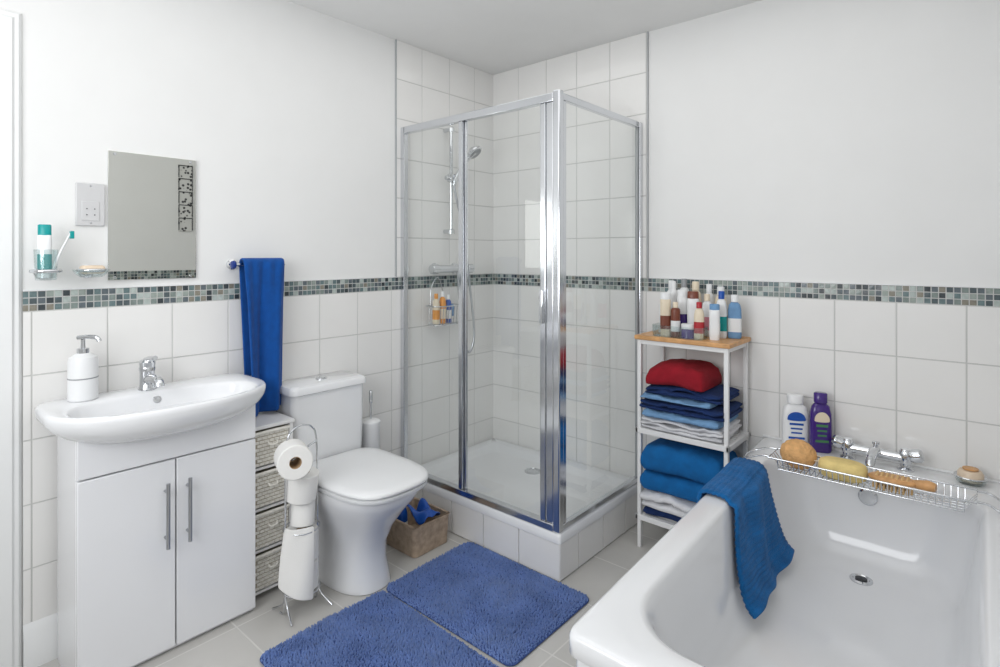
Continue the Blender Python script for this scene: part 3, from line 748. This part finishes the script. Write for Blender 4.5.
def shampoo(name,x,y,w,d,h,body,cap,lab,lab2):
    P=bottle(name,x,y,T,w,d,h,body,cap,capf=.16,rot=rot,capw=.62,label=None,parts_only=True)
    c,s=math.cos(rot),math.sin(rot)
    f=-d/2-.0012
    def W(a,z): return (x+a*c-f*s, y+a*s+f*c, T+z)
    n=14; top=[W(w*.34*math.cos(math.pi*k/n), h*.56+h*.13*math.sin(math.pi*k/n)) for k in range(n+1)]
    bot=[W(w*.34*math.cos(math.pi*k/n), h*.54-h*.02*math.sin(math.pi*k/n)) for k in range(n+1)][::-1]
    P.append(mk('logo',top+bot,[tuple(range(len(top+bot)))],lab2,smooth=False))
    for k,(za,zb,ww) in enumerate(((.44,.48,.26),(.36,.39,.22),(.28,.31,.2),(.18,.22,.3))):
        P.append(mk('label_line',[W(-w*ww,h*za),W(w*ww,h*za),W(w*ww,h*zb),W(-w*ww,h*zb)],[(0,1,2,3)],lab,smooth=False))
    return group(name,P)
shampoo('shampoo_bottle',1.70,-.075,.098,.048,.212,M['wpl'],M['wpl'],M['blue'],M['blue'])
shampoo('shampoo_bottle',1.79,-.07,.078,.045,.232,M['purple'],M['purple'],M['green'],M['cream'])

# ------------------------------------------------------------ shelf unit
def shelf():
    P=[];m=M['wmetal']; x0,x1,y0,y1=1.10,1.51,-.285,-.02
    for a in (x0+.006,x1-.024):
        for b in (y0+.006,y1-.024): P.append(box('leg',(a,a+.018),(b,b+.018),(0,.925),m,.003))
    P.append(box('wood_top',(x0-.004,x1+.004),(y0-.004,y1),(.925,.945),M['wood'],.005))
    for z in (.51,.125):
        P.append(box('shelf_front',(x0,x1),(y0,y0+.016),(z,z+.024),m,.003)); P.append(box('shelf_back',(x0,x1),(y1-.016,y1),(z,z+.024),m,.003))
        P.append(box('shelf_left',(x0,x0+.014),(y0,y1),(z,z+.024),m,.003)); P.append(box('shelf_right',(x1-.014,x1),(y0,y1),(z,z+.024),m,.003))
        n=9
        for k in range(n):
            yy=y0+.02+k*(y1-y0-.05)/(n-1)
            P.append(box('slat',(x0+.01,x1-.01),(yy,yy+.018),(z+.012,z+.022),m,.002))
    P.append(box('apron_front',(x0+.01,x1-.01),(y0+.008,y0+.018),(.905,.925),m,.002))
    P.append(box('apron_side',(x1-.02,x1-.01),(y0+.01,y1-.01),(.905,.925),m,.002))
    group('shelf_unit',P)
shelf()
def folded(name,xr,yr,z,h,m,layers=2,seed=0,slope=0):
    rnd=random.Random(seed);P=[];t=h/layers
    for L in range(layers):
        x0=xr[0]+rnd.uniform(0,.018);x1=xr[1]-rnd.uniform(0,.02);y0=yr[0]+rnd.uniform(0,.02);y1=yr[1]
        zc=z+t*(L+.5); nu,N=26,32; rings=[]
        for i in range(nu+1):
            u=i/nu; e=1 if 0<i<nu else .6
            x=x0+(x1-x0)*u; ring=[]
            for k in range(N):
                a=2*math.pi*k/N;c,s=math.cos(a),math.sin(a);sg=lambda v:1 if v>=0 else -1
                yy=(y0+y1)/2+(y1-y0)/2*sg(c)*abs(c)**(2/6)*(1 if e==1 else .98)
                zz=zc+t*.5*e*sg(s)*abs(s)**(2/2.6)
                q=noise.noise(Vector((x*13,yy*13,seed+L*3)))+.5*noise.noise(Vector((x*40,yy*30,seed)))
                wob=.012 if (L or s>0) else 0
                zz+=q*wob; yy+=noise.noise(Vector((x*10,seed*2+L,5)))*.016*(1 if c<0 else 0)
                zz-=slope*abs(u-.5)**2*4*(L+1)/layers
                ring.append((x,yy,max(zz,z+.0005)))
            rings.append(ring)
        P.append(loft('fold',rings,m,ang=70))
    return group(name,P)
sz=.535
folded('folded_towel',(1.125,1.495),(-.30,-.05),sz,.056,M['twhite'],3,1)
folded('folded_towel',(1.128,1.49),(-.31,-.05),sz+.057,.03,M['lblue'],1,2)
folded('folded_towel',(1.12,1.50),(-.30,-.05),sz+.088,.045,M['navy'],2,3)
folded('folded_towel',(1.125,1.44),(-.31,-.05),sz+.134,.022,M['lblue'],1,4)
folded('folded_towel',(1.128,1.49),(-.295,-.05),sz+.157,.042,M['navy'],2,5,.01)
folded('folded_towel',(1.14,1.42),(-.30,-.06),sz+.20,.100,M['red'],1,6,.03)
sz=.150
folded('folded_towel',(1.125,1.49),(-.29,-.05),sz,.04,M['navy'],1,11)
folded('folded_towel',(1.125,1.42),(-.31,-.05),sz+.04,.07,M['twhite'],2,12)
folded('folded_towel',(1.122,1.495),(-.305,-.05),sz+.112,.090,M['mid'],1,13)
folded('folded_towel',(1.125,1.49),(-.31,-.05),sz+.204,.12,M['mid'],1,14,.02)
z=.9455
def tb(name,x,y,w,d,h,body,cap,**k): return bottle(name,x+(1.45-x)*.07,y,z,w,d,h,body,cap,rot=random.uniform(-.2,.6),**k)
tb('lotion_bottle',1.148,-.06,.05,.035,.235,M['wpl'],M['wpl'],label=M['pink'])
tb('hair_spray_can',1.185,-.115,.042,.042,.235,M['wpl'],M['wpl'],shape='round',label=M['cream'],n=2)
tb('cosmetic_tube',1.195,-.220,.045,.03,.19,M['cream'],M['wpl'],shape='tube',label=M['brownp'])
tb('body_spray_can',1.215,-.06,.045,.045,.245,M['wpl'],M['grey'],shape='round',label=M['redp'],n=2)
tb('roll_on_bottle',1.145,-.150,.034,.034,.16,M['wpl'],M['wpl'],shape='round',n=2)
tb('serum_bottle',1.247,-.225,.04,.035,.15,M['brownp'],M['cream'],shape='round',label=M['wpl'],n=2)
tb('cosmetic_tube',1.243,-.145,.045,.03,.20,M['wpl'],M['wpl'],shape='tube',label=M['purple'])
tb('lotion_bottle',1.280,-.08,.055,.035,.235,M['cream'],M['cream'],label=M['brownp'])
tb('cosmetic_tube',1.300,-.155,.05,.03,.195,M['wpl'],M['brownp'],shape='tube')
tb('cream_jar',1.308,-.228,.055,.055,.06,M['purple'],M['wpl'],shape='round',capf=.35,capw=1.0,n=2)
tb('deodorant_bottle',1.340,-.065,.045,.035,.225,M['wpl'],M['wpl'],label=M['green'])
tb('perfume_bottle',1.358,-.222,.042,.03,.155,M['cream'],M['redp'],label=M['redp'])
tb('conditioner_bottle',1.357,-.13,.045,.03,.185,M['wpl'],M['cream'],label=M['pink'])
tb('mouthwash_bottle',1.397,-.07,.055,.035,.215,M['cream'],M['wpl'],label=M['cream'])
tb('cosmetic_tube',1.425,-.215,.042,.03,.15,M['wpl'],M['lblue'],shape='tube',label=M['wpl'])
tb('lotion_bottle',1.425,-.135,.045,.036,.20,M['wpl'],M['blue'],label=M['teal'])
tb('shampoo_bottle',1.475,-.11,.055,.036,.185,M['lblue'],M['wpl'],label=M['wpl'])
R=[rrect(1.172,1.392,-.275,-.185,.02,z),rrect(1.169,1.395,-.278,-.182,.022,z+.05),rrect(1.172,1.392,-.275,-.185,.02,z+.05),rrect(1.174,1.390,-.273,-.187,.02,z+.0015)]
group('clear_organiser_tray',[loft('tray',R,M['vessel'],ang=40)])

# ------------------------------------------------------------ lights & camera
def area(name,loc,rot,sx,sy,e,col=(1,1,1)):
    d=bpy.data.lights.new(name,'AREA'); d.shape='RECTANGLE'; d.size=sx; d.size_y=sy; d.energy=e; d.color=col
    o=bpy.data.objects.new(name,d); o.location=loc; o.rotation_euler=rot; COL.objects.link(o); return o
area('window_daylight',(1.2,RY+.02,1.575),(math.radians(90),0,0),1.28,1.03,21.5,(.99,.995,1))
area('ceiling_fill',(1.2,-1.55,H-.02),(0,0,0),1.8,2.5,10.8,(1,.995,.98))  # added soft fill under the ceiling to even out the room, not a real fitting
w=bpy.data.worlds.new('world'); S.world=w; w.use_nodes=True
w.node_tree.nodes['Background'].inputs[0].default_value=(.8,.88,1,1); w.node_tree.nodes['Background'].inputs[1].default_value=1.0
cd=bpy.data.cameras.new('camera'); cam=bpy.data.objects.new('camera',cd); COL.objects.link(cam)
cam.location=(2.291,-2.581,1.30); cam.rotation_euler=(math.radians(90),0,math.radians(40.9))
cd.sensor_width=36; cd.lens=20.3; cd.shift_y=-.0785; cd.clip_start=.02
S.camera=cam
